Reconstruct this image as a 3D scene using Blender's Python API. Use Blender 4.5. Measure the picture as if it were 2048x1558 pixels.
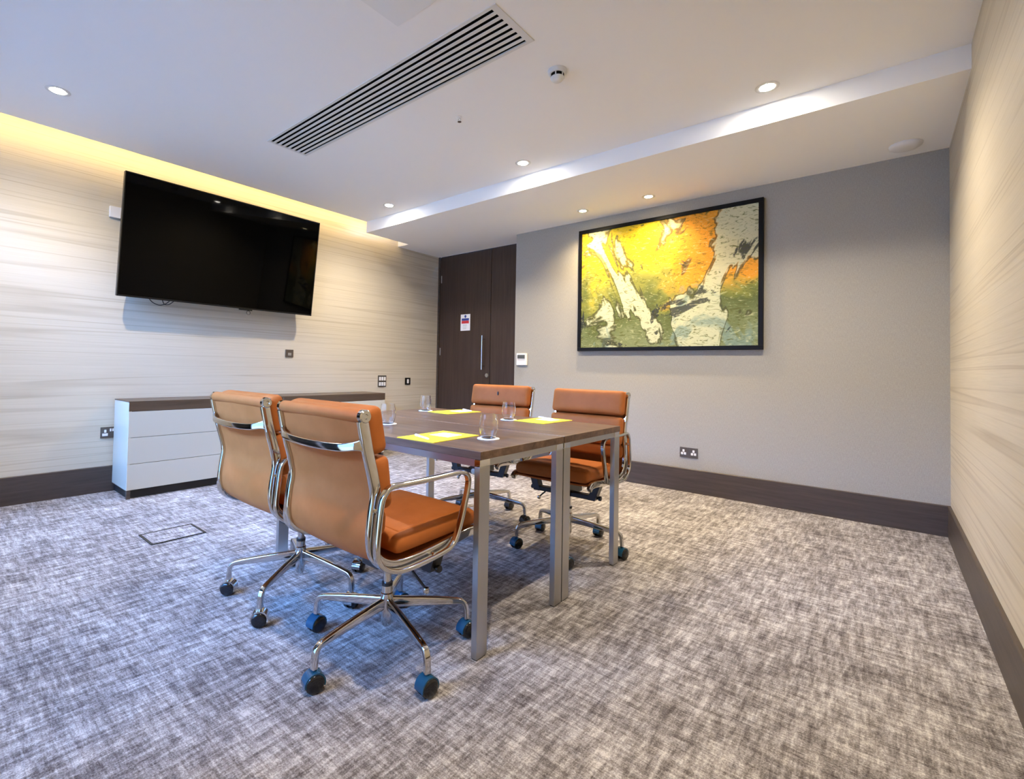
import bpy, bmesh, math, random
from mathutils import Vector, Matrix
random.seed(4)
PI = math.pi

# ------------------------------------------------------------------ reset
for o in list(bpy.data.objects):
    bpy.data.objects.remove(o, do_unlink=True)
SC = bpy.context.scene
COL = SC.collection

# ------------------------------------------------------------------ camera
cam_d = bpy.data.cameras.new('camera')
cam = bpy.data.objects.new('camera', cam_d)
COL.objects.link(cam)
CR = Vector((0.75922164, 0.65052144, 0.02010878))
CU = Vector((0.00067978, -0.03168962, 0.99949753))
CF = Vector((-0.65083181, 0.75882648, 0.02450166))
M = Matrix.Identity(4)
for i in range(3):
    M[i][0] = CR[i]; M[i][1] = CU[i]; M[i][2] = -CF[i]
M.translation = Vector((4.68266, -4.41843, 1.03193))
cam.matrix_world = M
cam_d.sensor_fit = 'HORIZONTAL'
cam_d.sensor_width = 36.0
cam_d.lens = 964.1 / 2048 * 36.0
cam_d.shift_x = 81.45 / 2048
cam_d.shift_y = -66.45 / 2048
cam_d.clip_start = 0.05
SC.camera = cam

# ------------------------------------------------------------------ world, exposure
w = bpy.data.worlds.new('sky'); SC.world = w
w.use_nodes = True
wb = w.node_tree.nodes['Background']
wn = w.node_tree
wtc = wn.nodes.new('ShaderNodeTexCoord'); wsp = wn.nodes.new('ShaderNodeSeparateXYZ')
wr = wn.nodes.new('ShaderNodeValToRGB')          # dim ground; sky three times brighter at the zenith than at the horizon
wr.color_ramp.elements[0].position = 0.495; wr.color_ramp.elements[0].color = (0.010, 0.013, 0.015, 1)
wr.color_ramp.elements[1].position = 0.505; wr.color_ramp.elements[1].color = (0.050, 0.130, 0.333, 1)
we = wr.color_ramp.elements.new(1.0); we.color = (0.15, 0.39, 1.0, 1)
wma = wn.nodes.new('ShaderNodeMath'); wma.operation = 'MULTIPLY_ADD'
wma.inputs[1].default_value = 0.5; wma.inputs[2].default_value = 0.5
wn.links.new(wtc.outputs['Generated'], wsp.inputs[0]); wn.links.new(wsp.outputs['Z'], wma.inputs[0])
wn.links.new(wma.outputs[0], wr.inputs['Fac']); wn.links.new(wr.outputs['Color'], wb.inputs['Color'])
wb.inputs['Strength'].default_value = 92.0
vs = SC.view_settings
vs.view_transform = 'Standard'; vs.look = 'None'; vs.gamma = 1.0
vs.use_curve_mapping = False
vs.exposure = 0.58

# light settings (used by the lamp builders below)
DOWN_W = 122.0;  DOWN_C = (1.0, 0.86, 0.68)
SPOT_W = 75.0;  SPOT_C = (1.0, 0.76, 0.42)
COVE_S = 42.0;  COVE_C = (1.0, 0.73, 0.36)

# ------------------------------------------------------------------ room numbers (metres)
W = 5.008            # right wall
YF = -4.72           # front (window) wall, behind the camera
HB = 2.549           # bulkhead underside
HC = 2.674           # main ceiling
YB = -1.075          # bulkhead front
GX = 0.2055          # ceiling edge of the light cove
YE = -0.43           # end of the cove
XG = 1.532           # start of the grey wall
DY = 0.32            # door plane
SK = 0.201           # skirting height
ST = 0.015

# ------------------------------------------------------------------ materials
def new_mat(name):
    m = bpy.data.materials.new(name); m.use_nodes = True
    nt = m.node_tree
    return m, nt, nt.nodes['Principled BSDF']

def N(nt, t, **kw):
    n = nt.nodes.new(t)
    for k, v in kw.items():
        setattr(n, k, v)
    return n

def plain(name, col, rough=0.5, metal=0.0, spec=0.5, **kw):
    m, nt, b = new_mat(name)
    b.inputs['Base Color'].default_value = (*col, 1)
    b.inputs['Roughness'].default_value = rough
    b.inputs['Metallic'].default_value = metal
    b.inputs['Specular IOR Level'].default_value = spec
    for k, v in kw.items():
        b.inputs[k.replace('_', ' ')].default_value = v
    return m

def noise_fac(nt, scale_vec, scale=1.0, detail=3.0, rough=0.6, dist=0.0, rot=(0, 0, 0), loc=(0, 0, 0)):
    tc = N(nt, 'ShaderNodeTexCoord')
    mp = N(nt, 'ShaderNodeMapping')
    mp.inputs['Scale'].default_value = scale_vec
    mp.inputs['Rotation'].default_value = rot
    mp.inputs['Location'].default_value = loc
    nt.links.new(tc.outputs['Object'], mp.inputs['Vector'])
    nz = N(nt, 'ShaderNodeTexNoise')
    nz.inputs['Scale'].default_value = scale
    nz.inputs['Detail'].default_value = detail
    nz.inputs['Roughness'].default_value = rough
    nz.inputs['Distortion'].default_value = dist
    nt.links.new(mp.outputs['Vector'], nz.inputs['Vector'])
    return nz.outputs['Fac']

def ramp(nt, fac, stops, interp='LINEAR'):
    r = N(nt, 'ShaderNodeValToRGB')
    r.color_ramp.interpolation = interp
    el = r.color_ramp.elements
    while len(el) < len(stops):
        el.new(0.5)
    for e, (p, c) in zip(el, stops):
        e.position = p; e.color = (*c, 1)
    nt.links.new(fac, r.inputs['Fac'])
    return r.outputs['Color']

def math_n(nt, op, a, b):
    n = N(nt, 'ShaderNodeMath', operation=op)
    for i, v in enumerate((a, b)):
        if isinstance(v, (int, float)):
            n.inputs[i].default_value = v
        else:
            nt.links.new(v, n.inputs[i])
    return n.outputs[0]

def mix_c(nt, fac, a, b, blend='MIX'):
    n = N(nt, 'ShaderNodeMix', data_type='RGBA', blend_type=blend)
    for s, v in ((0, fac), (6, a), (7, b)):
        if isinstance(v, (int, float)):
            n.inputs[s].default_value = v
        elif isinstance(v, tuple):
            n.inputs[s].default_value = (*v, 1)
        else:
            nt.links.new(v, n.inputs[s])
    return n.outputs[2]

def bump(nt, b, height, strength=0.2, dist=0.002):
    n = N(nt, 'ShaderNodeBump')
    n.inputs['Strength'].default_value = strength
    n.inputs['Distance'].default_value = dist
    nt.links.new(height, n.inputs['Height'])
    nt.links.new(n.outputs['Normal'], b.inputs['Normal'])

def wallpaper():
    m, nt, b = new_mat('streaked wallpaper')
    fine = noise_fac(nt, (2.2, 2.2, 150), 1.0, 3, 0.6)
    broad = noise_fac(nt, (0.25, 0.25, 8), 1.0, 2, 0.5, loc=(3, 7, 1))
    c1 = ramp(nt, fine, [(0.30, (0.530, 0.468, 0.345)), (0.65, (0.585, 0.520, 0.395))])
    # thin darker weft lines at uneven heights
    brk = ramp(nt, noise_fac(nt, (0.8, 0.8, 9), 1.0, 2, 0.5, loc=(9, 2, 4)), [(0.35, (0.25, 0.25, 0.25)), (0.62, (0.85, 0.85, 0.85))])
    c2 = c1
    for fz, lo, wd in ((15.0, (1, 2, 5), 0.022), (10.5, (6, 4, 2), 0.016)):
        line = noise_fac(nt, (0.13, 0.13, fz), 1.0, 0.0, 0.5, 0.0, loc=lo)
        lm = ramp(nt, line, [(0.50 - wd, (0, 0, 0)), (0.50, (1, 1, 1)), (0.50 + wd * 2.2, (0, 0, 0))])
        c2 = mix_c(nt, math_n(nt, 'MULTIPLY', lm, brk), c2, (0.40, 0.335, 0.235))
    c3 = mix_c(nt, 0.16, c2, ramp(nt, broad, [(0.35, (0.45, 0.40, 0.30)), (0.65, (0.64, 0.58, 0.46))]))
    nt.links.new(c3, b.inputs['Base Color'])
    b.inputs['Roughness'].default_value = 0.62
    b.inputs['Specular IOR Level'].default_value = 0.3
    bump(nt, b, fine, 0.12, 0.002)
    return m

def grey_wall():
    m, nt, b = new_mat('grey woven wallcovering')
    f = noise_fac(nt, (160, 160, 160), 1.0, 2, 0.6)
    g = noise_fac(nt, (420, 420, 36), 1.0, 2, 0.6)
    c = ramp(nt, math_n(nt, 'MULTIPLY', math_n(nt, 'ADD', f, g), 0.5),
             [(0.35, (0.318, 0.300, 0.258)), (0.65, (0.410, 0.388, 0.334))])
    nt.links.new(c, b.inputs['Base Color'])
    b.inputs['Roughness'].default_value = 0.75
    b.inputs['Specular IOR Level'].default_value = 0.25
    bump(nt, b, f, 0.08, 0.001)
    return m

def carpet():
    m, nt, b = new_mat('carpet weave')
    ys = noise_fac(nt, (42, 6.5, 1), 1.0, 4, 0.62)              # streaks one way
    xs = noise_fac(nt, (7.0, 46, 1), 1.0, 4, 0.62, loc=(5, 3, 0))  # cross streaks
    ys2 = noise_fac(nt, (120, 22, 1), 1.0, 3, 0.6, loc=(2, 9, 0))
    xs2 = noise_fac(nt, (22, 130, 1), 1.0, 3, 0.6, loc=(8, 1, 0))
    pile = noise_fac(nt, (210, 210, 210), 1.0, 2, 0.7)
    big = noise_fac(nt, (2.6, 2.6, 1), 1.0, 4, 0.65, loc=(4, 4, 0))
    s = math_n(nt, 'ADD', math_n(nt, 'MULTIPLY', ys, 0.27), math_n(nt, 'MULTIPLY', xs, 0.22))
    s = math_n(nt, 'ADD', s, math_n(nt, 'MULTIPLY', ys2, 0.15))
    s = math_n(nt, 'ADD', s, math_n(nt, 'MULTIPLY', xs2, 0.15))
    s = math_n(nt, 'ADD', s, math_n(nt, 'MULTIPLY', pile, 0.21))
    s = math_n(nt, 'ADD', s, math_n(nt, 'MULTIPLY', math_n(nt, 'SUBTRACT', big, 0.5), 0.16))
    c = ramp(nt, s, [(0.395, (0.062, 0.053, 0.051)), (0.46, (0.155, 0.138, 0.132)),
                     (0.52, (0.305, 0.282, 0.270)), (0.59, (0.56, 0.53, 0.505))])
    nt.links.new(c, b.inputs['Base Color'])
    b.inputs['Roughness'].default_value = 0.95
    b.inputs['Specular IOR Level'].default_value = 0.1
    bump(nt, b, math_n(nt, 'ADD', pile, s), 0.5, 0.004)
    return m

def wood(name, lo, hi, sv, rough=0.4, spec=0.5, detail=5):
    m, nt, b = new_mat(name)
    f = noise_fac(nt, sv, 1.0, detail, 0.62, 0.4)
    g = noise_fac(nt, tuple(v * 3.3 for v in sv), 1.0, 3, 0.6, loc=(2, 5, 3))
    s = math_n(nt, 'ADD', math_n(nt, 'MULTIPLY', f, 0.7), math_n(nt, 'MULTIPLY', g, 0.3))
    c = ramp(nt, s, [(0.36, lo), (0.64, hi)])
    nt.links.new(c, b.inputs['Base Color'])
    b.inputs['Roughness'].default_value = rough
    b.inputs['Specular IOR Level'].default_value = spec
    bump(nt, b, g, 0.06, 0.001)
    return m

def leather():
    m, nt, b = new_mat('tan leather')
    f = noise_fac(nt, (9, 9, 9), 1.0, 3, 0.6)
    c = ramp(nt, f, [(0.35, (0.360, 0.110, 0.026)), (0.65, (0.410, 0.128, 0.034))])
    nt.links.new(c, b.inputs['Base Color'])
    b.inputs['Roughness'].default_value = 0.52
    b.inputs['Specular IOR Level'].default_value = 0.10
    h = noise_fac(nt, (300, 300, 300), 1.0, 2, 0.6)
    bump(nt, b, h, 0.08, 0.001)
    return m

def painting_mat():
    """Loose abstract wash of yellow, orange, cream and olive brush strokes."""
    m, nt, b = new_mat('abstract yellow and green paint')
    tc = N(nt, 'ShaderNodeTexCoord')
    sep = N(nt, 'ShaderNodeSeparateXYZ')
    nt.links.new(tc.outputs['Generated'], sep.inputs[0])
    wob = noise_fac(nt, (2.2, 1, 2.2), 1.0, 3, 0.55, 0.6, loc=(3, 0, 1))
    z = math_n(nt, 'ADD', sep.outputs['Z'], math_n(nt, 'MULTIPLY', math_n(nt, 'SUBTRACT', wob, 0.5), 0.9))
    base = ramp(nt, z, [(0.05, (0.20, 0.23, 0.10)), (0.36, (0.10, 0.125, 0.035)), (0.50, (0.28, 0.28, 0.05)),
                        (0.62, (0.66, 0.47, 0.02)), (0.85, (0.72, 0.50, 0.015))])
    x = math_n(nt, 'ADD', sep.outputs['X'], math_n(nt, 'MULTIPLY', math_n(nt, 'SUBTRACT', wob, 0.5), 0.8))
    om = math_n(nt, 'MULTIPLY', ramp(nt, x, [(0.40, (0, 0, 0)), (0.65, (1, 1, 1))]),
                ramp(nt, z, [(0.45, (0, 0, 0)), (0.6, (1, 1, 1))]))
    base = mix_c(nt, om, base, (0.72, 0.30, 0.02))
    blob = noise_fac(nt, (1.5, 1, 1.1), 1.0, 4, 0.55, 1.6, rot=(0, 0.5, 0), loc=(7.3, 0, 2.1))
    base = mix_c(nt, ramp(nt, blob, [(0.515, (0, 0, 0)), (0.545, (0.9, 0.9, 0.9))]), base, (0.56, 0.57, 0.36))
    sl = noise_fac(nt, (1.5, 1, 1.1), 1.0, 4, 0.55, 1.6, rot=(0, 0.5, 0), loc=(1.3, 0, 6.1))
    base = mix_c(nt, ramp(nt, sl, [(0.60, (0, 0, 0)), (0.64, (0.8, 0.8, 0.8))]), base, (0.20, 0.28, 0.22))
    dk = noise_fac(nt, (2.0, 1, 1.6), 1.0, 5, 0.6, 1.2, loc=(12.3, 0, 8.1))
    base = mix_c(nt, ramp(nt, dk, [(0.60, (0, 0, 0)), (0.62, (0.9, 0.9, 0.9))]), base, (0.02, 0.025, 0.03))
    # dark contour along the cream shapes and fine strokes
    cont = ramp(nt, blob, [(0.502, (0, 0, 0)), (0.513, (1, 1, 1)), (0.525, (1, 1, 1)), (0.536, (0, 0, 0))])
    base = mix_c(nt, math_n(nt, 'MULTIPLY', cont, 0.8), base, (0.05, 0.05, 0.02))
    st = noise_fac(nt, (12, 1, 30), 1.0, 3, 0.6, 2.2, rot=(0, 0.6, 0))
    base = mix_c(nt, ramp(nt, st, [(0.34, (0.8, 0.8, 0.8)), (0.45, (0, 0, 0))]), base, (0.09, 0.10, 0.02))
    base = mix_c(nt, ramp(nt, st, [(0.58, (0, 0, 0)), (0.70, (0.5, 0.5, 0.5))]), base, (0.66, 0.64, 0.34))
    nt.links.new(base, b.inputs['Base Color'])
    b.inputs['Roughness'].default_value = 0.55
    b.inputs['Specular IOR Level'].default_value = 0.2
    bump(nt, b, st, 0.15, 0.002)
    return m

def emit(name, col, s):
    m, nt, b = new_mat(name)
    b.inputs['Base Color'].default_value = (0.8, 0.8, 0.8, 1)
    b.inputs['Emission Color'].default_value = (*col, 1)
    b.inputs['Emission Strength'].default_value = s
    return m

def pane_mat():
    m = bpy.data.materials.new('window glass'); m.use_nodes = True
    nt = m.node_tree; nt.nodes.clear()
    out = N(nt, 'ShaderNodeOutputMaterial'); t = N(nt, 'ShaderNodeBsdfTransparent')
    g = N(nt, 'ShaderNodeBsdfGlossy'); g.inputs['Roughness'].default_value = 0.02
    mx = N(nt, 'ShaderNodeMixShader'); fr = N(nt, 'ShaderNodeFresnel'); fr.inputs['IOR'].default_value = 1.45
    nt.links.new(fr.outputs[0], mx.inputs[0]); nt.links.new(t.outputs[0], mx.inputs[1])
    nt.links.new(g.outputs[0], mx.inputs[2]); nt.links.new(mx.outputs[0], out.inputs[0])
    return m

MT = dict(
    paper=wallpaper(), grey=grey_wall(), carpet=carpet(),
    ceil=plain('ceiling paint', (0.88, 0.87, 0.84), 0.85, spec=0.2),
    door=wood('dark door veneer', (0.040, 0.024, 0.017), (0.066, 0.041, 0.029), (34, 34, 1.1), 0.42, 0.4),
    skirt=wood('dark skirting wood', (0.050, 0.037, 0.029), (0.080, 0.060, 0.048), (2.2, 2.2, 42), 0.45, 0.4),
    table=wood('walnut laminate', (0.062, 0.036, 0.024), (0.185, 0.112, 0.074), (1.3, 22, 22), 0.33, 0.34),
    cabtop=wood('sideboard wood', (0.060, 0.038, 0.022), (0.098, 0.063, 0.038), (24, 1.6, 24), 0.35, 0.5),
    leather=leather(),
    chrome=plain('polished chrome', (0.64, 0.63, 0.615), 0.08, 1.0),
    steel=plain('brushed steel', (0.50, 0.49, 0.47), 0.34, 1.0),
    black=plain('black plastic', (0.012, 0.012, 0.013), 0.35),
    blackgloss=plain('gloss black plastic', (0.008, 0.008, 0.009), 0.12),
    blue=plain('blue castor hood', (0.010, 0.062, 0.115), 0.22),
    lacquer=plain('pale gloss lacquer', (0.51, 0.485, 0.395), 0.12),
    plinth=plain('black plinth', (0.010, 0.009, 0.008), 0.5),
    gap=plain('shadow gap black', (0.004, 0.004, 0.004), 0.9, spec=0.1),
    screen=plain('television glass', (0.001, 0.001, 0.0012), 0.03, spec=0.09),
    bezel=plain('television bezel', (0.006, 0.006, 0.006), 0.3, spec=0.3),
    white=plain('white plastic', (0.78, 0.76, 0.73), 0.4),
    hatch=plain('access panel paint', (0.80, 0.80, 0.77), 0.6),
    offwhite=plain('white ceiling fitting', (0.70, 0.69, 0.66), 0.5),
    bronze=plain('bronze plate', (0.135, 0.110, 0.090), 0.35, 0.6),
    lcd=plain('grey lcd', (0.10, 0.105, 0.10), 0.2),
    yellow=plain('yellow paper', (0.92, 0.72, 0.02), 0.6),
    paperw=plain('white paper', (0.88, 0.88, 0.86), 0.7),
    signblue=plain('print blue', (0.03, 0.06, 0.28), 0.5),
    signred=plain('print red', (0.65, 0.03, 0.04), 0.5),
    signgrey=plain('print grey', (0.50, 0.50, 0.48), 0.6),
    art=painting_mat(), frame=plain('black picture frame', (0.005, 0.005, 0.006), 0.45, spec=0.15),
    glass=plain('clear glass', (1, 1, 1), 0.0, Transmission_Weight=1.0, IOR=1.45),
    pane=pane_mat(),
    lens=emit('downlight lens', (1.0, 0.93, 0.84), 270.0),
    spotlens=emit('picture light lens', (1.0, 0.85, 0.50), 60.0),
    led=emit('cove led', COVE_C, COVE_S),
    skyblock=plain('court wall render', (0.15, 0.14, 0.13), 0.9),  # for the added wall that blocks low sky light
    frame_w=plain('window frame grey', (0.35, 0.35, 0.36), 0.4),
)

# ------------------------------------------------------------------ mesh helpers
class MB:
    """collects faces; build() links them as one mesh object"""
    def __init__(s):
        s.v = []; s.f = []; s.sm = []
    def add(s, vs, fs, smooth=False, mat=None):
        k = len(s.v)
        s.v += [tuple(mat @ Vector(v)) if mat else tuple(v) for v in vs]
        s.f += [tuple(i + k for i in f) for f in fs]
        s.sm += [smooth] * len(fs)
        return s
    def box(s, x0, x1, y0, y1, z0, z1, mat=None):
        vs = [(x, y, z) for z in (z0, z1) for y in (y0, y1) for x in (x0, x1)]
        return s.add(vs, [(0, 2, 3, 1), (4, 5, 7, 6), (0, 1, 5, 4), (2, 6, 7, 3), (0, 4, 6, 2), (1, 3, 7, 5)], False, mat)
    def bbox(s, x0, x1, y0, y1, z0, z1, r=0.002, seg=2, mat=None):
        """box with rounded edges"""
        bm = bmesh.new(); bmesh.ops.create_cube(bm, size=1)
        for v in bm.verts:
            v.co = Vector(((x0 + x1) / 2 + v.co.x * (x1 - x0), (y0 + y1) / 2 + v.co.y * (y1 - y0), (z0 + z1) / 2 + v.co.z * (z1 - z0)))
        bmesh.ops.bevel(bm, geom=bm.edges[:], offset=r, segments=seg, affect='EDGES', profile=0.5)
        bm.verts.index_update()
        s.add([v.co[:] for v in bm.verts], [[v.index for v in f.verts] for f in bm.faces], False, mat); bm.free()
        return s
    def lathe(s, prof, cx=0, cy=0, n=24, mat=None, smooth=True, axis='z'):
        """prof: (radius, height) pairs; r=0 closes"""
        vs = []; fs = []; rings = []
        for r, z in prof:
            if r <= 1e-6:
                rings.append([len(vs)]); vs.append((0, 0, z))
            else:
                rings.append(list(range(len(vs), len(vs) + n)))
                vs += [(r * math.cos(2 * PI * i / n), r * math.sin(2 * PI * i / n), z) for i in range(n)]
        for a, b in zip(rings, rings[1:]):
            for i in range(n):
                j = (i + 1) % n
                if len(a) == 1 and len(b) == 1: continue
                if len(a) == 1: fs.append((a[0], b[j], b[i]))
                elif len(b) == 1: fs.append((a[i], a[j], b[0]))
                else: fs.append((a[i], a[j], b[j], b[i]))
        if axis == 'x': vs = [(z, x, y) for x, y, z in vs]
        if axis == 'y': vs = [(y, z, x) for x, y, z in vs]
        vs = [(x + cx, y + cy, z) for x, y, z in vs]
        return s.add(vs, fs, smooth, mat)
    def cyl(s, r, z0, z1, cx=0, cy=0, n=20, mat=None, axis='z'):
        return s.lathe([(0, z0), (r, z0), (r, z1), (0, z1)], cx, cy, n, mat, False, axis)
    def sweep(s, path, sec, up=None, closed=False, mat=None, scale=None, smooth=True):
        """sweep closed 2d section [(a,b)] along 3d path; a along 'up', b along tangent x up"""
        P = [Vector(p) for p in path]; n = len(P); m = len(sec); vs = []; fs = []
        prevu = None
        for i in range(n):
            if closed: t = P[(i + 1) % n] - P[i - 1]
            else: t = P[min(i + 1, n - 1)] - P[max(i - 1, 0)]
            t.normalize()
            if up is not None: u = Vector(up)
            else: u = prevu if prevu else (Vector((0, 0, 1)) if abs(t.z) < 0.9 else Vector((1, 0, 0)))
            u = (u - t * u.dot(t)).normalized(); prevu = u
            w_ = t.cross(u)
            k = scale[i] if scale else (1, 1)
            vs += [tuple(P[i] + u * (a * k[0]) + w_ * (b * k[1])) for a, b in sec]
        for i in range(n if closed else n - 1):
            j = (i + 1) % n
            for q in range(m):
                r = (q + 1) % m
                fs.append((i * m + q, i * m + r, j * m + r, j * m + q))
        if not closed:
            fs.append(tuple(range(m))[::-1]); fs.append(tuple((n - 1) * m + q for q in range(m)))
        return s.add(vs, fs, smooth, mat)
    def tube(s, path, r, n=10, closed=False, mat=None):
        return s.sweep(path, [(r * math.cos(2 * PI * i / n), r * math.sin(2 * PI * i / n)) for i in range(n)], None, closed, mat)
    def build(s, name, mat, parent=None, matrix=None, auto=True):
        me = bpy.data.meshes.new(name)
        me.from_pydata(s.v, [], s.f)
        me.polygons.foreach_set('use_smooth', s.sm)
        bm = bmesh.new(); bm.from_mesh(me)
        bmesh.ops.recalc_face_normals(bm, faces=bm.faces[:])
        if auto:
            for e in bm.edges:
                if len(e.link_faces) == 2 and e.calc_face_angle(0) > math.radians(40): e.smooth = False
        bm.to_mesh(me); bm.free()
        me.materials.append(MT[mat] if isinstance(mat, str) else mat)
        o = bpy.data.objects.new(name, me); COL.objects.link(o)
        if parent: o.parent = parent
        if matrix: o.matrix_local = matrix
        return o

def rrect(a, b, r, n=3):
    """rounded rectangle section, half sizes a,b"""
    out = []
    for cx, cy, a0 in ((a - r, b - r, 0), (-(a - r), b - r, PI / 2), (-(a - r), -(b - r), PI), (a - r, -(b - r), 1.5 * PI)):
        for i in range(n + 1):
            t = a0 + i * PI / 2 / n
            out.append((cx + r * math.cos(t), cy + r * math.sin(t)))
    return out

def spline(pts, k=6, closed=False):
    P = [Vector(p) for p in pts]; n = len(P); out = []
    for i in range(n if closed else n - 1):
        if closed: p0, p1, p2, p3 = P[i - 1], P[i], P[(i + 1) % n], P[(i + 2) % n]
        else: p0, p1, p2, p3 = P[max(i - 1, 0)], P[i], P[i + 1], P[min(i + 2, n - 1)]
        for j in range(k):
            t = j / k
            out.append(0.5 * ((2 * p1) + (p2 - p0) * t + (2 * p0 - 5 * p1 + 4 * p2 - p3) * t * t + (3 * p1 - p0 - 3 * p2 + p3) * t ** 3))
    if not closed: out.append(P[-1])
    return out

def cushion(w_, d_, h_, r, n=8, crown=0.0, corner=None):
    """soft padded block centred at origin (x w, y d, z h); crown bulges the +z face"""
    def coords(L):
        e = L / 2
        a = [-e, -e + r * 0.15, -e + r * 0.5, -e + r]
        m = [-e + r + (L - 2 * r) * i / n for i in range(1, n)]
        return a + m + [-q for q in a[::-1]]
    X, Y, Z = coords(w_), coords(d_), [-h_ / 2, -h_ / 2 + r * .5, -h_ / 2 + min(r, h_ / 2 * .99), h_ / 2 - min(r, h_ / 2 * .99), h_ / 2 - r * .5, h_ / 2]
    bm = bmesh.new(); vm = {}
    def vert(x, y, z):
        k = (round(x, 6), round(y, 6), round(z, 6))
        if k not in vm:
            p = Vector((x, y, z)); q = Vector()
            for i, e in enumerate((w_ / 2, d_ / 2, h_ / 2)):
                lim = max(e - r, 0.0001); q[i] = max(-lim, min(lim, p[i]))
            d = p - q
            if d.length > 1e-9: p = q + d.normalized() * min(r, h_ / 2)
            fx = 1 - (2 * x / w_) ** 4; fy = 1 - (2 * y / d_) ** 4
            if z > 0: p.z += crown * fx * fy
            vm[k] = bm.verts.new(p)
        return vm[k]
    def grid(A, B, fn):
        for i in range(len(A) - 1):
            for j in range(len(B) - 1):
                q = [fn(A[i], B[j]), fn(A[i + 1], B[j]), fn(A[i + 1], B[j + 1]), fn(A[i], B[j + 1])]
                if len(set(q)) == 4:
                    try: bm.faces.new(q)
                    except ValueError: pass
    for z in (-h_ / 2, h_ / 2): grid(X, Y, lambda a, b: vert(a, b, z))
    for y in (-d_ / 2, d_ / 2): grid(X, Z, lambda a, b: vert(a, y, b))
    for x in (-w_ / 2, w_ / 2): grid(Y, Z, lambda a, b: vert(x, a, b))
    bm.verts.index_update()
    vs = [v.co[:] for v in bm.verts]; fs = [[v.index for v in f.verts] for f in bm.faces]; bm.free()
    return vs, fs

def tag(o, label=None, cat=None, group=None, kind=None):
    if label: o['label'] = label
    if cat: o['category'] = cat
    if group: o['group'] = group
    if kind: o['kind'] = kind
    return o

def empty(name, loc=(0, 0, 0), rz=0.0, label=None, cat=None, group=None):
    o = bpy.data.objects.new(name, None); COL.objects.link(o)
    o.location = loc; o.rotation_euler = (0, 0, rz); o.empty_display_size = 0.1
    return tag(o, label, cat, group)

def T(x, y, z): return Matrix.Translation((x, y, z))

# ================================================================== THE SETTING
tag(MB().box(-0.1, W + 0.1, YF - 0.1, DY + 0.1, -0.06, 0).build('floor', 'carpet'), kind='structure')

def slab(x0, x1, y0, y1, z, holes, th=0.02):
    """horizontal panel with rectangular holes"""
    xs = sorted({x0, x1, *[h[0] for h in holes], *[h[1] for h in holes]})
    ys = sorted({y0, y1, *[h[2] for h in holes], *[h[3] for h in holes]})
    b = MB()
    for xa, xb in zip(xs, xs[1:]):
        for ya, yb in zip(ys, ys[1:]):
            cx, cy = (xa + xb) / 2, (ya + yb) / 2
            if any(h[0] < cx < h[1] and h[2] < cy < h[3] for h in holes): continue
            b.box(xa, xb, ya, yb, z, z + th)
    return b

DL = [(0.852, -3.878), (0.848, -1.283), (2.496, -1.283), (4.174, -1.270), (4.174, -3.878)]
SP = [(2.503, -0.288), (3.131, -0.292)]
HR = 0.044
holes = [(x - HR, x + HR, y - HR, y + HR) for x, y in DL]
VX0, VX1, VY0, VY1 = 1.232, 3.357, -2.755, -2.438
holes.append((VX0 + .012, VX1 - .012, VY0 + .012, VY1 - .012))
ceil_b = slab(GX, W, YF, YB, HC, holes)
ceil_b.box(-0.1, W + 0.1, YF - 0.1, DY + 0.1, HC + 0.26, HC + 0.30)          # slab above the void
ceil_b.box(0.62, 0.64, YF, YE, HC + 0.02, HC + 0.26)                         # back of the cove
ceiling = tag(ceil_b.build('ceiling', 'ceil'), kind='structure')
bk = slab(GX, W, YB, DY, HB, [(x - HR, x + HR, y - HR, y + HR) for x, y in SP])
bk.box(0.0, GX, YE, DY, HB, HB + 0.02)
bk.box(GX, W, YB, YB + 0.02, HB + 0.02, HC + 0.02)
bk.box(0.0, 0.64, YE, YE + 0.02, HB + 0.02, HC + 0.26)
bk.build('bulkhead', 'ceil', ceiling)

tag(MB().box(-0.1, 0, YF, DY + 0.1, 0, HC + 0.3).build('wall_left', 'paper'), kind='structure')
tag(MB().box(W, W + 0.1, YF, 0.0, 0, HC + 0.3).build('wall_right', 'paper'), kind='structure')
tag(MB().box(XG, W + 0.1, 0, DY, 0, HB).build('wall_back', 'grey'), kind='structure')
# front wall with the window opening (behind the camera)
WX0, WX1, WZ0, WZ1 = 0.14, 3.35, 0.05, 2.50
fw_b = MB().box(-0.1, WX0, YF - 0.1, YF, 0, HC + .3).box(WX1, W + .1, YF - 0.1, YF, 0, HC + .3)
fw_b.box(WX0, WX1, YF - 0.1, YF, 0, WZ0).box(WX0, WX1, YF - 0.1, YF, WZ1, HC + .3)
tag(fw_b.build('wall_front', 'paper'), kind='structure')
win = tag(empty('window_1', ((WX0 + WX1) / 2, YF - 0.05, WZ0)), kind='structure')
def wl(b, name, mat):
    return b.build(name, mat, win, Matrix.Translation((-(WX0 + WX1) / 2, -(YF - 0.05), -WZ0)))
fb = MB()
for x in (WX0, (WX0 + WX1) / 2 - .03, WX1 - .06): fb.box(x, x + .06, YF - .08, YF - .02, WZ0, WZ1)
for z in (WZ0, WZ1 - .06): fb.box(WX0, WX1, YF - .079, YF - .021, z, z + .06)
wl(fb, 'window_frame', 'frame_w')
for x0, x1 in ((WX0 + .06, (WX0 + WX1) / 2 - .03), ((WX0 + WX1) / 2 + .03, WX1 - .06)):
    wl(MB().box(x0, x1, YF - .052, YF - .048, WZ0 + .06, WZ1 - .06), 'pane', 'pane')
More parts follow.
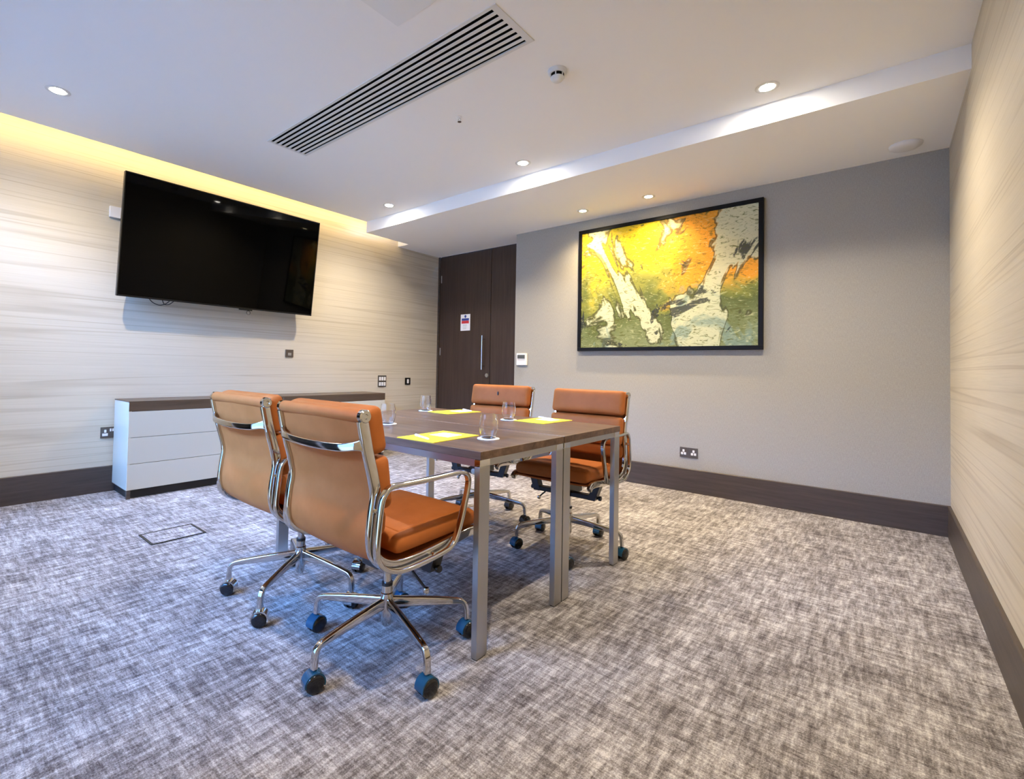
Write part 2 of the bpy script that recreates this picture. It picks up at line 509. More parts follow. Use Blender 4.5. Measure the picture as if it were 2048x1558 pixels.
# unseen wall added outside the window to block low sky light
tag(MB().box(-6, 10, YF - 4.6, YF - 4.3, -0.06, 3.7).build('wall_skyblock', 'skyblock'), kind='structure')
pl = bpy.data.lights.new('window_portal', 'AREA'); pl.shape = 'RECTANGLE'
pl.size = WX1 - WX0; pl.size_y = WZ1 - WZ0; pl.cycles.is_portal = True
po = bpy.data.objects.new('window_portal', pl); COL.objects.link(po)
po.location = ((WX0 + WX1) / 2, YF - .11, (WZ0 + WZ1) / 2); po.rotation_euler = (PI / 2, 0, PI)

# skirtings with a small chamfered top
def skirting(name, p0, p1, nrm):
    p0, p1, nrm = Vector(p0), Vector(p1), Vector(nrm)
    prof = [(0, 0), (ST, 0), (ST, SK - .004), (ST - .004, SK), (0, SK)]
    vs = []
    for p in (p0, p1): vs += [tuple(p + nrm * a + Vector((0, 0, z))) for a, z in prof]
    n = 5
    fs = [(i, (i + 1) % n, n + (i + 1) % n, n + i) for i in range(n)] + [tuple(range(n)), tuple(range(n, 2 * n))]
    return tag(MB().add(vs, fs).build(name, 'skirt'), kind='structure')
skirting('baseboard_left', (0, YF, 0), (0, DY - .05, 0), (1, 0, 0))
skirting('baseboard_back', (XG, 0, 0), (W, 0, 0), (0, -1, 0))
skirting('baseboard_right', (W, YF, 0), (W, -ST, 0), (-1, 0, 0))

# door in its recess
door = tag(empty('door_1', (0.78, DY, 0)), kind='structure')
def dl(b, name, mat, par=None):
    return b.build(name, mat, par or door, None if par else T(-0.78, -DY, 0))
dl(MB().box(0.0, 0.030, DY - .012, DY + .06, 0, HB), 'door_frame', 'skirt')
leaf = dl(MB().bbox(0.032, 0.922, DY, DY + .05, 0.008, HB - .006, .002), 'door_leaf', 'door')
dl(MB().bbox(0.929, XG + .3, DY, DY + .05, 0.0, HB - .002, .002), 'fixed_panel', 'door')
dl(MB().box(0.0, XG + .3, DY + .052, DY + .1, 0, HB + .1), 'backing', 'gap')
for z in (2.24, 1.25, 0.25):
    h = MB().cyl(.007, z - .05, z + .05, 0.060, DY - .007, 12)
    dl(h, 'hinge', 'steel')
hb_ = MB().tube([(0.838, DY - .055, 1.015), (0.838, DY - .055, 1.445)], .010, 14)
for z in (1.06, 1.40): hb_.tube([(0.838, DY - .055, z), (0.838, DY, z)], .007, 10)
dl(hb_, 'pull_handle', 'chrome')
dl(MB().lathe([(0, -.012), (.024, -.012), (.026, -.008), (.026, 0), (0, 0)], 0, 0, 20, T(0.885, DY, 0.945) @ Matrix.Rotation(0, 4, 'Z'), True, 'y'), 'lock_escutcheon', 'steel')

# ================================================================== LIGHTS THAT THE ROOM HAS
def downlight(i, x, y, z, lens, wcol, power, label, group, name, cone, r_in=.038):
    root = empty(name, (x, y, z), 0, label, 'light', group)
    MB().lathe([(r_in, 0.004), (r_in, -.002), (r_in + .016, -.004), (r_in + .024, -.0005), (r_in + .024, 0.0), (r_in, .004)], 0, 0, 32).build('trim_ring', 'offwhite', root)
    MB().lathe([(r_in + .004, 0.003), (r_in + .004, .05)], 0, 0, 24).build('can', 'chrome', root)
    MB().lathe([(0, -.0048), (r_in * .7, -.0044), (r_in - .001, -.0028), (r_in - .001, .004), (0, .004)], 0, 0, 24).build('lens', lens, root)
    L = bpy.data.lights.new(name + '_lamp', 'SPOT'); L.energy = power; L.color = wcol
    L.spot_size = math.radians(cone); L.spot_blend = 1.0; L.shadow_soft_size = 0.028
    lo = bpy.data.objects.new(name + '_lamp', L); COL.objects.link(lo); lo.parent = root
    lo.location = (0, 0, -0.012)
    return root
dlab = ['round white downlight lit in the ceiling near the window end of the television wall',
        'round lit downlight in the ceiling corner where the light cove meets the bulkhead',
        'round lit downlight beside the middle of the ceiling bulkhead, above the table',
        'round lit downlight beside the bulkhead near the right wallpapered wall',
        'round lit downlight in the ceiling between the chairs and the right wall']
for i, (x, y) in enumerate(DL):
    downlight(i, x, y, HC, 'lens', DOWN_C, DOWN_W, dlab[i], 'ceiling downlights', 'downlight', 150)
slab_l = ['warm picture spotlight in the bulkhead nearer the door', 'warm picture spotlight in the bulkhead over the middle of the painting']
for i, (x, y) in enumerate(SP):
    downlight(i, x, y, HB, 'spotlens', SPOT_C, SPOT_W, slab_l[i], 'picture spotlights', 'picture_spotlight', 140, .032)

cove = empty('cove_light_strip', (GX + .008, -3.0, HC + .0205), 0, 'warm strip light hidden in the ceiling cove above the television wall', 'light')
MB().box(-.004, .004, YF + 3.1, YE + 2.9, 0, .024).build('holder', 'white', cove)
MB().box(-.0055, -.0045, YF + 3.1, YE + 2.9, .004, .020).build('led_tape', 'led', cove)

# ================================================================== CEILING FITTINGS
vent = empty('air_vent', ((VX0 + VX1) / 2, (VY0 + VY1) / 2, HC), 0, 'long white linear slot air vent with black slots in the ceiling', 'air vent')
hx, hy = (VX1 - VX0) / 2, (VY1 - VY0) / 2
SX0, SX1 = -hx + .020, hx - .034
fr = MB()
fr.box(-hx, SX0, -hy, hy, -.004, .003).box(SX1, hx, -hy, hy, -.004, .003)
ns = 8; sl_w = .0185; y0 = -hy + .018; pitch = (2 * hy - .036 - sl_w) / (ns - 1)
fr.box(SX0, SX1, -hy, y0, -.004, .003).box(SX0, SX1, y0 + pitch * (ns - 1) + sl_w, hy, -.004, .003)
fr.build('frame', 'offwhite', vent)
bar = MB().box(SX0, SX1, 0, pitch - sl_w, -.004, -.0015)
for k in range(ns - 1):
    o = bar.build('slat', 'offwhite', vent, T(0, y0 + k * pitch + sl_w, 0))
MB().box(-hx + .012, hx - .012, -hy + .012, hy - .012, .06, .065).build('backing', 'gap', vent)
wb_ = MB()
for ya, yb in ((-hy + .012, -hy + .014), (hy - .014, hy - .012)): wb_.box(-hx + .012, hx - .012, ya, yb, .003, .06)
for xa, xb in ((-hx + .012, -hx + .014), (hx - .014, hx - .012)): wb_.box(xa, xb, -hy + .012, hy - .012, .003, .06)
wb_.build('plenum', 'gap', vent)

hatch = tag(MB().bbox(2.900, 3.450, -3.480, -2.934, HC - .003, HC + .0, .0012).build('access_panel', 'hatch'),
            'square white access panel flush in the ceiling beside the slot vent', 'panel')

det = empty('smoke_detector', (3.319, -2.150, HC), 0, 'white round smoke detector with dark slots on the ceiling', 'smoke detector')
MB().lathe([(0, 0), (.053, 0), (.053, -.010), (.050, -.014), (.034, -.014), (0, -.014)], n=32).build('base', 'offwhite', det)
MB().lathe([(.036, -.016), (.036, -.042)], n=32).build('chamber', 'gap', det)
MB().lathe([(.048, -.014), (.048, -.018), (.044, -.021), (.036, -.021), (.036, -.014)], n=32).build('body', 'offwhite', det)
MB().lathe([(0, -.062), (.014, -.061), (.026, -.056), (.036, -.044), (.037, -.038), (.034, -.037), (0, -.037)], n=32).build('cap', 'offwhite', det)
for k in range(6):
    a = k * PI / 3 + .3
    MB().box(-.003, .003, .034, .0395, -.040, -.020).build('rib', 'offwhite', det, Matrix.Rotation(a, 4, 'Z'))

spr = empty('sprinkler_head', (2.571, -2.123, HC), 0, 'tiny chrome sprinkler head hanging from the ceiling beside the vent', 'sprinkler')
MB().lathe([(0, 0), (.016, 0), (.015, -.004), (.006, -.006), (.006, -.012), (0, -.012)], n=20).build('escutcheon', 'white', spr)
for s in (-1, 1): MB().tube([(s * .004, 0, -.010), (s * .012, 0, -.018), (s * .004, 0, -.030)], .002, 8).build('frame_arm', 'chrome', spr)
MB().lathe([(0, -.030), (.013, -.031), (.013, -.033), (0, -.034)], n=16).build('deflector', 'chrome', spr)

tag(MB().lathe([(0, -.030), (.040, -.029), (.070, -.022), (.083, -.012), (.086, -.004), (.086, 0), (0, 0)], 4.788, -.222, 36, T(0, 0, HB)).build('ceiling_speaker', 'white'),
    'white shallow dome fitting under the bulkhead near the right corner', 'ceiling fitting')

# ================================================================== TELEVISION
ty0, ty1, xt, zt, xb, zb = -3.386, -1.712, .2780, 2.4910, .1595, 1.5389
tw = ty1 - ty0; th = math.hypot(xt - xb, zt - zb); tilt = math.atan2(xt - xb, zt - zb)
tv = empty('television', (0, (ty0 + ty1) / 2, (zt + zb) / 2), 0, 'large black flat television tilted forward on the cream striped wall', 'television')
# panel frame: local u along y, v up the screen, n out of the screen
PM = T((xt + xb) / 2, 0, 0) @ Matrix.Rotation(tilt, 4, 'Y')
body = MB().bbox(-.045, -.002, -tw / 2, tw / 2, -th / 2, th / 2, .004, 2, PM)
body.bbox(-.075, -.045, -tw * .36, tw * .36, -th * .42, th * .22, .01, 2, PM)
body.build('case', 'bezel', tv)
MB().box(-.0019, -.0008, -tw / 2 + .008, tw / 2 - .008, -th / 2 + .014, th / 2 - .008, PM).build('screen', 'screen', tv)
bz = MB()
for a in ((-tw / 2, tw / 2, -th / 2, -th / 2 + .013), (-tw / 2, tw / 2, th / 2 - .007, th / 2), (-tw / 2, -tw / 2 + .007, -th / 2, th / 2), (tw / 2 - .007, tw / 2, -th / 2, th / 2)):
    bz.box(-.003, 0, a[0], a[1], a[2], a[3], PM)
bz.build('bezel', 'bezel', tv)
MB().box(-.010, .004, .10, .22, -th / 2 - .012, -th / 2 - .0005, PM).build('logo_bar', 'bezel', tv)
MB().bbox(0, .02, -.32, .32, -.22, .22, .003).build('wall_plate', 'black', tv)
for s in (-1, 1):
    MB().sweep([(.02, s * .2, -.05), (.07, s * .14, -.05), ((xt + xb) / 2 - .075, s * .2, -.05)], rrect(.025, .015, .004)).build('mount_arm', 'black', tv)
xbm = xb - .035
zl = zb - (zt + zb) / 2
for pts in ([(-.66, 0.03), (-.63, -.012), (-.585, -.034), (-.55, -.030), (-.52, -.012), (-.49, .02)], [(-.56, .03), (-.545, -.014), (-.53, -.026), (-.505, -.022), (-.48, -.002), (-.45, .03)]):
    MB().tube(spline([(xbm, y + .04, zl + z - .003) for y, z in pts], 5), .0035, 8).build('cable', 'black', tv)
MB().tube([(xb - .01, .19 + .017 * math.cos(a), zl - .030 + .017 * math.sin(a)) for a in [i * PI / 8 for i in range(16)]], .0035, 8, True).build('hanging_ring', 'bronze', tv)

tag(MB().bbox(0, .028, -3.42, -3.10, 2.175, 2.263, .003).build('wall_box', 'white'), 'white rectangular box on the wall peeking out behind the television', 'wall box')

# ================================================================== WALL PLATES
def plate(name, label, cat, loc, rz, w_, h_, mat, parts, group=None):
    """plate in local xz plane facing -y; parts: (name, mat, x0,x1,z0,z1)"""
    root = empty(name, loc, rz, label, cat, group)
    MB().bbox(-w_ / 2, w_ / 2, -.009, 0, -h_ / 2, h_ / 2, .002).build('plate', mat, root)
    for nm, mt, x0, x1, z0, z1 in parts:
        MB().bbox(x0, x1, -.013, -.008, z0, z1, .0012).build(nm, mt, root)
    return root
def sock(cx):
    return [('insert', 'white', cx - .008, cx + .008, .004, .024), ('insert', 'white', cx - .021, cx - .003, -.020, 0), ('insert', 'white', cx + .003, cx + .021, -.020, 0)]
plate('double_socket', 'bronze double power socket low on the grey wall', 'socket', (3.396, 0, .339), 0, .146, .086, 'bronze',
      sock(-.041) + sock(.041) + [('rocker', 'bronze', -.012, .000, .016, .034), ('rocker', 'bronze', .002, .014, .016, .034)])
LW = PI / 2       # facing +x (local -y -> +x)
plate('double_socket', 'dark double socket half hidden behind the gloss sideboard end', 'socket', (0, -3.348, .464), LW, .146, .086, 'bronze',
      [('insert', 'white', -.050, -.036, .000, .022), ('insert', 'white', -.062, -.026, -.026, -.006),
       ('rocker', 'white', -.014, -.004, .008, .030), ('rocker', 'white', .002, .012, .008, .030), ('insert', 'white', .030, .062, -.026, -.006)])
plate('single_socket', 'small bronze single outlet plate on the wall under the television', 'socket', (0, -1.857, 1.146), LW, .086, .080, 'bronze',
      [('insert', 'steel', -.018, .018, -.022, .006), ('rocker', 'bronze', -.010, .010, .012, .024)])
plate('grid_switch', 'bronze six gang grid switch with white rockers above the sideboard end', 'switch', (0, -.635, .850), LW, .126, .140, 'bronze',
      [('rocker', 'white', cx - .0135, cx + .0135, cz - .022, cz + .022) for cz in (.030, -.034) for cx in (-.037, 0, .037)])
plate('single_switch', 'black single switch with white rocker beside the door', 'switch', (0, -.217, .846), LW, .090, .090, 'blackgloss',
      [('rocker', 'white', -.015, .015, -.026, .026)])
th_ = empty('thermostat', (1.640, 0, 1.141), 0, 'white square thermostat with grey display beside the door', 'thermostat')
MB().bbox(-.067, .067, -.022, 0, -.066, .066, .004).build('case', 'white', th_)
MB().box(-.053, .045, -.0235, -.0215, .006, .048).build('display', 'lcd', th_)
MB().box(-.050, .045, -.0232, -.0215, -.010, .000).build('button_strip', 'signgrey', th_)

sg = empty('door_notice', (.507, DY, 1.629), 0, 'white notice card with blue and red bands fixed on the dark door', 'sign')
MB().bbox(-.083, .083, -.004, 0, -.108, .108, .0015).build('card', 'paperw', sg)
def pr_(nm, mt, x0, x1, z0, z1): MB().box(x0, x1, -.0046, -.0038, z0, z1).build(nm, mt, sg)
MB().lathe([(0, -.0046), (.018, -.0046), (.018, -.0038), (0, -.0038)], 0, 0, 20, T(0, 0, .080), False, 'y').build('emblem', 'signblue', sg)
pr_('emblem_stem', 'signblue', -.004, .004, .056, .066)
pr_('blue_band', 'signblue', -.065, .062, .024, .054)
pr_('red_band', 'signred', -.065, .062, -.014, .022)
for z in (-.034, -.044, -.060, -.074, -.086): pr_('text_line', 'signgrey', -.040, .035 - abs(z) * .2, z, z + .004)

# ================================================================== PAINTING
pa = empty('painting', (3.143, 0, 1.832), 0, 'large framed abstract painting in yellow, orange and green on the grey wall', 'painting')
pw, ph = 3.9541 - 2.3314, 2.4385 - 1.2245
fb = .034
MB().box(-pw / 2 + fb, pw / 2 - fb, -.030, -.012, -ph / 2 + fb, ph / 2 - fb).build('canvas', 'art', pa)
for nm, a in (('frame_rail', (-pw / 2, pw / 2, ph / 2 - fb, ph / 2)), ('frame_rail', (-pw / 2, pw / 2, -ph / 2, -ph / 2 + fb)),
              ('frame_rail', (-pw / 2, -pw / 2 + fb, -ph / 2 + fb, ph / 2 - fb)), ('frame_rail', (pw / 2 - fb, pw / 2, -ph / 2 + fb, ph / 2 - fb))):
    MB().bbox(a[0], a[1], -.042, -.004, a[2], a[3], .002).build(nm, 'frame', pa)
MB().box(-pw / 2 + .05, pw / 2 - .05, -.012, -.001, -ph / 2 + .05, ph / 2 - .05).build('backing', 'gap', pa)

# ================================================================== SIDEBOARDS
def sideboard(y0, y1, label):
    L = y1 - y0; cy = (y0 + y1) / 2; cx = .21; x0, x1 = .018, .400; zb_, zt_ = .067, .731
    root = empty('sideboard', (cx, cy, 0), 0, label, 'sideboard', 'low sideboards under the television')
    def P(b, nm, mt): return b.build(nm, mt, root, T(-cx, -cy, 0))
    for ya in (y0, y1 - .020): P(MB().bbox(x0, x1 - .0005, ya, ya + .020, zb_, zt_ - .008, .0015), 'side_panel', 'lacquer')
    P(MB().box(x0, x1 - .024, y0 + .02, y1 - .02, zb_ + .002, zt_ - .02), 'carcass', 'gap')
    P(MB().bbox(x0 - .002, x1 + .001, y0 - .001, y1 - .0005, zt_ - .008, zt_, .001), 'top_board', 'cabtop')
    P(MB().bbox(x1 - .024, x1 + .001, y0 + .001, y1 - .001, .656, zt_ - .008, .001), 'top_fascia', 'cabtop')
    for za, zb2 in ((.067, .2585), (.2615, .4565), (.4595, .6535)):
        P(MB().bbox(x1 - .020, x1 + .001, y0 + .001, y1 - .0015, za, zb2, .0015), 'drawer_front', 'lacquer')
    P(MB().box(x0, x1 - .035, y0 + .02, y1 - .02, .0, zb_), 'plinth', 'plinth')
    for ya in (y0 + .005, y1 - .030): P(MB().box(x1 - .030, x1 - .005, ya, ya + .025, 0, zb_), 'foot', 'skirt')
    return root
sideboard(-3.338, -2.1195, 'pale gloss three drawer sideboard with wooden top, next to the dark double socket')
sideboard(-2.1165, -.905, 'pale gloss sideboard with wooden top behind the chairs, ending under the grid switch')

# ================================================================== FLOOR BOX
fbx = empty('floor_box', (1.440, -3.355, 0), 0, 'rectangular floor outlet box lid with dark metal rim set in the carpet', 'floor box')
ax, ay = .116, .146
for a in ((-ax, ax, -ay, -ay + .013), (-ax, ax, ay - .013, ay), (-ax, -ax + .009, -ay + .013, ay - .013), (ax - .009, ax, -ay + .013, ay - .013)):
    MB().bbox(a[0], a[1], a[2], a[3], 0.0, .005, .001).build('rim', 'blackgloss', fbx)
MB().box(-ax + .009, ax - .009, -ay + .013, ay - .013, 0.0, .003).build('carpet_lid', 'carpet', fbx)
MB().bbox(-.020, .020, ay - .012, ay + .001, .003, .0065, .001).build('cable_flap', 'black', fbx)

# ================================================================== TABLES
HT = .735
def table(y0, y1, label):
    x0, x1 = 2.168, 3.593; cx, cy = (x0 + x1) / 2, (y0 + y1) / 2
    root = empty('meeting_table', (cx, cy, 0), 0, label, 'table', 'two meeting tables pushed together')
    def P(b, nm, mt): return b.build(nm, mt, root, T(-cx, -cy, 0))
    P(MB().bbox(x0 - .003, x1 + .003, y0, y1, HT - .030, HT, .0015), 'tabletop', 'table')
    lw, lt = .058, .026
    zt_ = HT - .030
    for ya in (y0 + .002, y1 - .002 - .022):
        P(MB().box(x0 + lt, x1 - lt, ya, ya + .022, zt_ - .026, zt_), 'long_rail', 'steel')
    for xa in (x0 + .002, x1 - .022):
        P(MB().box(xa, xa + .020, y0 + lw, y1 - lw, zt_ - .026, zt_), 'end_rail', 'steel')
    for xa in (x0, x1 - lt):
        for ya in (y0 + .001, y1 - .001 - lw):
            lg = P(MB().bbox(xa, xa + lt, ya, ya + lw, .004, zt_ - .026, .0015), 'leg', 'steel')
            MB().bbox(xa - .0005, xa + lt + .0005, ya, ya + lw, zt_ - .026, zt_, .0015).build('corner_block', 'chrome', lg)
            MB().box(xa + .003, xa + lt - .003, ya + .003, ya + lw - .003, 0, .004).build('foot_pad', 'black', lg)
    return root
table(-3.089, -2.5030, 'dark walnut table with flat steel legs, the half beside the two chairs seen from behind')
table(-2.4970, -1.901, 'dark walnut table with flat steel legs, the half nearer the grey wall')

# ================================================================== CHAIRS
RAIL = [(-.304, .872), (-.283, .780), (-.258, .690), (-.250, .640), (-.258, .580), (-.262, .520), (-.250, .468), (-.214, .432), (-.150, .412), (-.04, .412), (.08, .424), (.18, .434), (.225, .430), (.244, .414)]
ARM = [(-.262, .480), (-.258, .553), (-.250, .622), (-.238, .650), (-.210, .668), (-.13, .667), (-.02, .667), (.075, .668), (.112, .664), (.136, .650), (.143, .626), (.134, .585), (.110, .508), (.084, .448), (.060, .422), (.020, .412), (-.07, .404), (-.160, .404), (-.215, .420), (-.248, .446)]
def chair(loc, rz, star, hood, label, tuft=False, swivel=(-.2, -.05, .1, -.25, -.12)):
    root = empty('office_chair', loc, rz, label, 'chair', 'tan leather swivel chairs at the table')
    def P(b, nm, mt, par=None): return b.build(nm, mt, par or root)
    hwid = .222
    # chrome side rails
    for s in (-1, 1):
        path = spline([(s * (hwid + .010), y, z) for y, z in RAIL], 5)
        P(MB().sweep(path, rrect(.010, .017, .005), (1, 0, 0)), 'side_rail', 'chrome')
        ap = spline([(s * (hwid + .038), y, z) for y, z in ARM], 4, True)
        P(MB().sweep(ap, rrect(.0115, .0075, .005), (1, 0, 0), True), 'armrest', 'chrome')
        for y, z in ((-.252, .60), (-.02, .410)):
            jb = MB()
            jb.cyl(.009, s * (hwid + .012) if s > 0 else s * (hwid + .038), s * (hwid + .038) if s > 0 else s * (hwid + .012), 0, 0, 12, T(0, y, z), 'x')
            P(jb, 'arm_fixing', 'chrome')
    # leather sling that follows the rails, a little in front of them
    path = spline([(0, y, z) for y, z in RAIL[:-1]], 5)
    vs = []; fs = []; nx = 8
    for i, p in enumerate(path):
        t = (path[min(i + 1, len(path) - 1)] - path[max(i - 1, 0)]).normalized()
        nrm = Vector((0, -t.z, t.y))
        if nrm.y < 0 and nrm.z < 0: nrm = -nrm
        for k in range(nx + 1):
            x = -hwid + 2 * hwid * k / nx
            sag = -.006 * (1 - (x / hwid) ** 2)
            q = p + Vector((x, 0, 0)) + nrm * sag
            vs.append(tuple(q + nrm * .004))
        for k in range(nx + 1):
            x = -hwid + 2 * hwid * k / nx
            sag = -.006 * (1 - (x / hwid) ** 2)
            vs.append(tuple(p + Vector((x, 0, 0)) + nrm * (sag - .004)))
    m = nx + 1
    for i in range(len(path) - 1):
        a, b = i * 2 * m, (i + 1) * 2 * m
        for k in range(nx):
            fs.append((a + k, a + k + 1, b + k + 1, b + k))
            fs.append((a + m + k, b + m + k, b + m + k + 1, a + m + k + 1))
        for k0 in (0, nx): fs.append((a + k0, b + k0, b + m + k0, a + m + k0))
    for a in (0, (len(path) - 1) * 2 * m):
        for k in range(nx): fs.append((a + k, a + m + k, a + m + k + 1, a + k + 1))
    P(MB().add(vs, fs, True), 'sling', 'leather')
    # rolled top edge with chrome caps
    P(MB().lathe([(0, -.226), (.019, -.226), (.021, -.220), (.021, .220), (.019, .226), (0, .226)], 0, 0, 20, T(0, -.300, .884), True, 'x'), 'top_roll', 'leather')
    for s in (-1, 1):
        P(MB().lathe([(0, s * .226), (.0205, s * .226), (.0205, s * .241), (.017, s * .245), (.008, s * .245), (.006, s * .242), (0, s * .242)], 0, 0, 20, T(0, -.300, .884), True, 'x'), 'end_cap', 'chrome')
    # pads
    def pad(nm, w_, h_, thick, yc, zc, lean, crown, r):
        v, f = cushion(w_, h_, thick, r, 8, crown)
        mt_ = T(0, yc, zc) @ Matrix.Rotation(lean, 4, 'X')
        return P(MB().add(v, f, True, mt_), nm, 'leather')
    # local cushion: x width, y up the back, z out (towards the sitter = +y)
    def lean_m(deg): return -(PI / 2) - math.radians(deg)
    def bpad(nm, yc, zc, h_, thick, deg, crown):
        v, f = cushion(.468, h_, thick, .022, 8, crown)
        # map cushion y -> up, z -> +y(front)
        R = Matrix(((1, 0, 0, 0), (0, 0, 1, 0), (0, 1, 0, 0), (0, 0, 0, 1)))
        mt_ = T(0, yc, zc) @ Matrix.Rotation(math.radians(deg), 4, 'X') @ R
        return P(MB().add(v, f, True, mt_), nm, 'leather')
    hp = bpad('head_pad', -.246, .838, .148, .060, 12, .010)
    bpad('lumbar_pad', -.214, .675, .166, .058, 8, .010)
    bpad('lower_back_pad', -.222, .555, .078, .044, -3, .006)
    if tuft:
        MB().lathe([(0, 0), (.006, 0), (.005, .003), (0, .004)], 0, 0, 10, T(0, -.2035, .852) @ Matrix.Rotation(-PI / 2, 4, 'X') @ Matrix.Scale(2.6, 4, (0, 1, 0)), True).build('button_mark', 'black', hp)
    v, f = cushion(.444, .400, .062, .026, 10, .008)
    P(MB().add(v, f, True, T(0, .048, .466) @ Matrix.Rotation(math.radians(1.5), 4, 'X')), 'seat_pad', 'leather')
    v, f = cushion(.380, .340, .016, .0075, 8, .004)
    P(MB().add(v, f, True, T(0, .050, .4945) @ Matrix.Rotation(math.radians(1.5), 4, 'X')), 'seat_panel', 'leather')
    # chrome spreader behind the head pad
    sp_ = spline([(-hwid - .010, -.296, .800), (-hwid + .012, -.312, .796), (-.15, -.326, .787), (0, -.332, .783), (.15, -.326, .787), (hwid - .012, -.312, .796), (hwid + .010, -.296, .800)], 5)
    n_ = len(sp_)
    P(MB().sweep(sp_, rrect(.0125, .006, .004), (0, 0, 1), scale=[(1 + 1.1 * abs(2 * i / (n_ - 1) - 1) ** 6, 1) for i in range(n_)]), 'back_spreader', 'chrome')
    # mechanism under the seat
    mc = MB().bbox(-.175, .175, .030, .075, .318, .344, .004)
    for s in (-1, 1):
        vs = [(s * .150, .028, .318), (s * .190, .028, .318), (s * .225, .030, .418), (s * .180, .030, .418),
              (s * .150, .078, .318), (s * .190, .078, .318), (s * .225, .076, .418), (s * .180, .076, .418)]
        mc.add(vs, [(0, 1, 2, 3), (4, 7, 6, 5), (0, 4, 5, 1), (1, 5, 6, 2), (2, 6, 7, 3), (3, 7, 4, 0)])
    mc.bbox(-.045, .045, -.085, .10, .320, .396, .006)
    P(mc, 'tilt_mechanism', 'black')
    for s in (-1, 1):
        P(MB().lathe([(0, 0), (.007, 0), (.007, .024), (.013, .026), (.013, .036), (.010, .039), (0, .039)], 0, 0, 16, T(s * .180, .052, .331) @ (Matrix.Identity(4) if s > 0 else Matrix.Rotation(PI, 4, 'Z')), True, 'x'), 'side_knob', 'black')
    P(MB().lathe([(0, 0), (.020, .001), (.023, .008), (.023, .024), (.018, .030), (0, .031)], 0, 0, 20, T(0.0, .10, .345), True, 'y'), 'tension_knob', 'steel')
    lv = P(MB().tube([(.055, -.01, .365), (.115, -.005, .335), (.185, .015, .268)], .0045, 8), 'lever', 'black')
    MB().lathe([(0, -.013), (.009, -.009), (.012, 0), (.009, .009), (0, .013)], 0, 0, 14, T(.188, .016, .262), True).build('lever_knob', 'chrome', lv)
    # column
    P(MB().lathe([(0, .400), (.0145, .400), (.0145, .236), (0, .236)], n=20), 'gas_lift', 'chrome')
    P(MB().lathe([(0, .242), (.0205, .242), (.0205, .230), (0, .230)], n=20), 'collar', 'black')
    P(MB().lathe([(0, .231), (.0195, .231), (.0200, .206), (.0235, .203), (.0240, .150), (.0205, .120), (.0185, .090), (.012, .083), (0, .083)], n=24), 'base_hub', 'chrome')
    # five-star base, castors
    for k in range(5):
        a = star + k * 2 * PI / 5 - rz
        Rm = Matrix.Rotation(a, 4, 'Z')
        path = [(.012, 0, .168), (.10, 0, .160), (.20, 0, .149), (.270, 0, .140), (.288, 0, .135), (.299, 0, .124), (.304, 0, .105), (.306, 0, .070)]
        sc = [(1.9, .95), (1.55, .95), (1.15, .9), (.9, .85), (.8, .85), (.75, .85), (.75, .85), (.75, .85)]
        P(MB().sweep(spline(path, 4), rrect(.0125, .0115, .005), (0, 1, 0), mat=Rm,
                     scale=[(.85, v) for v in [1.7 - .9 * min(1, i / 14.) for i in range(len(path) * 4 - 3)]]), 'leg', 'chrome')
        sw = swivel[k]
        Cm = Rm @ T(.306, 0, .031) @ Matrix.Rotation(-a - rz + sw, 4, 'Z')
        # castor axle along local x; hood wraps the upper half between the wheels
        hb2 = MB(); seg = 14
        for x0, x1, r in ((-.021, .021, .0335),):
            ring = [(r * math.cos(t), r * math.sin(t)) for t in [math.radians(-20 + 210 * i / seg) for i in range(seg + 1)]]
            vs = [(x0, y, z) for y, z in ring] + [(x1, y, z) for y, z in ring] + [(x0, y * .86, z * .86) for y, z in ring] + [(x1, y * .86, z * .86) for y, z in ring]
            q = seg + 1; fs = []
            for i in range(seg):
                fs += [(i, i + 1, q + i + 1, q + i), (2 * q + i, 3 * q + i, 3 * q + i + 1, 2 * q + i + 1), (i, 2 * q + i, 2 * q + i + 1, i + 1), (q + i, q + i + 1, 3 * q + i + 1, 3 * q + i)]
            for i in (0, seg): fs.append((i, q + i, 3 * q + i, 2 * q + i))
            hb2.add(vs, fs, True)
        hb2.cyl(.0085, .028, .050, 0, 0, 12)
        cs = hb2.build('castor', hood, root, Cm)
        for s in (-1, 1):
            MB().lathe([(0, s * .0285), (.020, s * .028), (.0265, s * .025), (.0305, s * .018), (.0305, s * .006), (0, s * .006)], 0, 0, 22, None, True, 'x').build('wheel', 'blackgloss', cs)
    return root
chair((3.293, -3.247, 0), 0.0, math.radians(57.1), 'blue', 'tan leather swivel chair with blue castor hoods, its back turned')
chair((2.655, -3.225, 0), 0.0, math.radians(13.1), 'chrome', 'tan leather swivel chair with chrome castor hoods, its back turned, beside the sideboards', False, (.35, .45, 0, -.75, -.6))
chair((2.582, -1.822, 0), math.radians(190), math.radians(16.9), 'black', 'tan leather swivel chair with a dark mark on its head pad, before the door', True)
chair((3.285, -1.890, 0), math.radians(183), math.radians(10.2), 'blue', 'tan leather swivel chair tucked under the table below the painting')

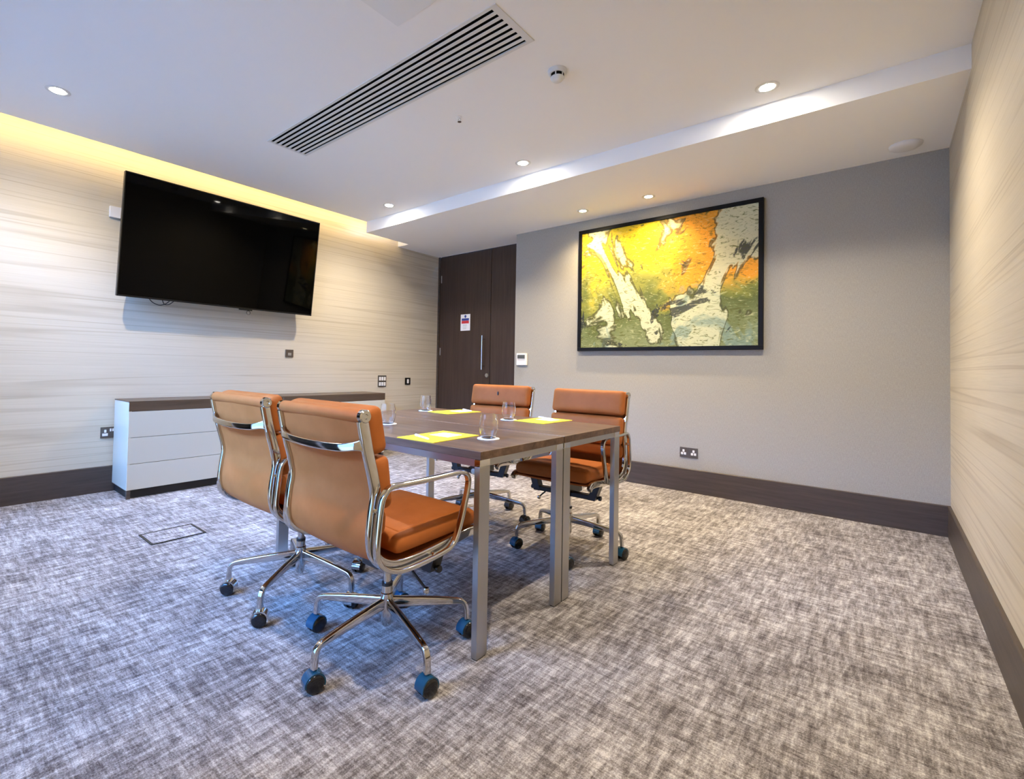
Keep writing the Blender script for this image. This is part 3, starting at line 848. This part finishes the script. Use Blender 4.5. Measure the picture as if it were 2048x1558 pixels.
# ================================================================== TABLE SETTINGS
glabel = ['empty tumbler on the table nearest the door', 'empty tumbler at the table corner by the turned chair with blue castors',
          'empty tumbler in front of the chair below the painting', 'empty tumbler half hidden by the chair back with blue castors']
gp = [(2.312, -2.120), (3.412, -2.815), (3.020, -2.135), (2.735, -2.800)]
GPROF = [(0, .003), (.026, .003), (.0315, .006), (.0385, .030), (.0405, .048), (.0385, .075), (.0335, .104),
         (.0325, .104), (.0373, .075), (.0392, .048), (.0372, .030), (.030, .0085), (.0, .0065)]
for (x, y), gl in zip(gp, glabel):
    tag(MB().lathe([(0, 0), (.047, 0), (.0475, .001), (.047, .003), (0, .003)], x, y, 36, T(0, 0, HT)).build('coaster', 'paperw'),
        'white coaster under the ' + gl.replace('empty ', ''), 'coaster', 'white coasters')
    tag(MB().lathe(GPROF, x, y, 36, T(0, 0, HT)).build('tumbler', 'glass'), gl, 'glass', 'tumblers on the table')

def sheet(cx, cy, rz, label, pen, plabel):
    root = empty('notepad', (cx, cy, HT), rz, label, 'notepad', 'yellow notepads')
    MB().bbox(-.103, .103, -.148, .148, 0, .003, .001).build('cover', 'yellow', root)
    MB().box(-.055, .050, .000, .098, .003, .0034).build('white_patch', 'paperw', root)  # plain white patch on the yellow cover
    p = empty('pen', (cx + pen[0], cy + pen[1], HT + .003), pen[2], plabel, 'pen', 'white pens')
    MB().lathe([(0, -.068), (.002, -.066), (.0045, -.054), (.0048, .060), (.0035, .066), (0, .067)], 0, 0, 12, T(0, 0, .0048), True, 'y').build('barrel', 'white', p)
    MB().box(-.0015, .0015, .022, .064, .0092, .0106).build('clip', 'white', p)
sheet(3.232, -2.930, math.radians(3), 'yellow notepad at the table edge between two tumblers and the turned chair backs', (-.005, -.095, 1.25), 'white pen lying on the yellow notepad at the near table edge')
sheet(2.490, -2.022, math.radians(-6), 'yellow notepad in front of the chair by the door', (.02, .105, 1.2), 'white pen lying on the yellow notepad by the door side chair')
sheet(3.180, -2.012, math.radians(-2), 'yellow notepad in front of the chair below the painting', (-.03, .075, 1.3), 'white pen lying on the yellow notepad below the painting')
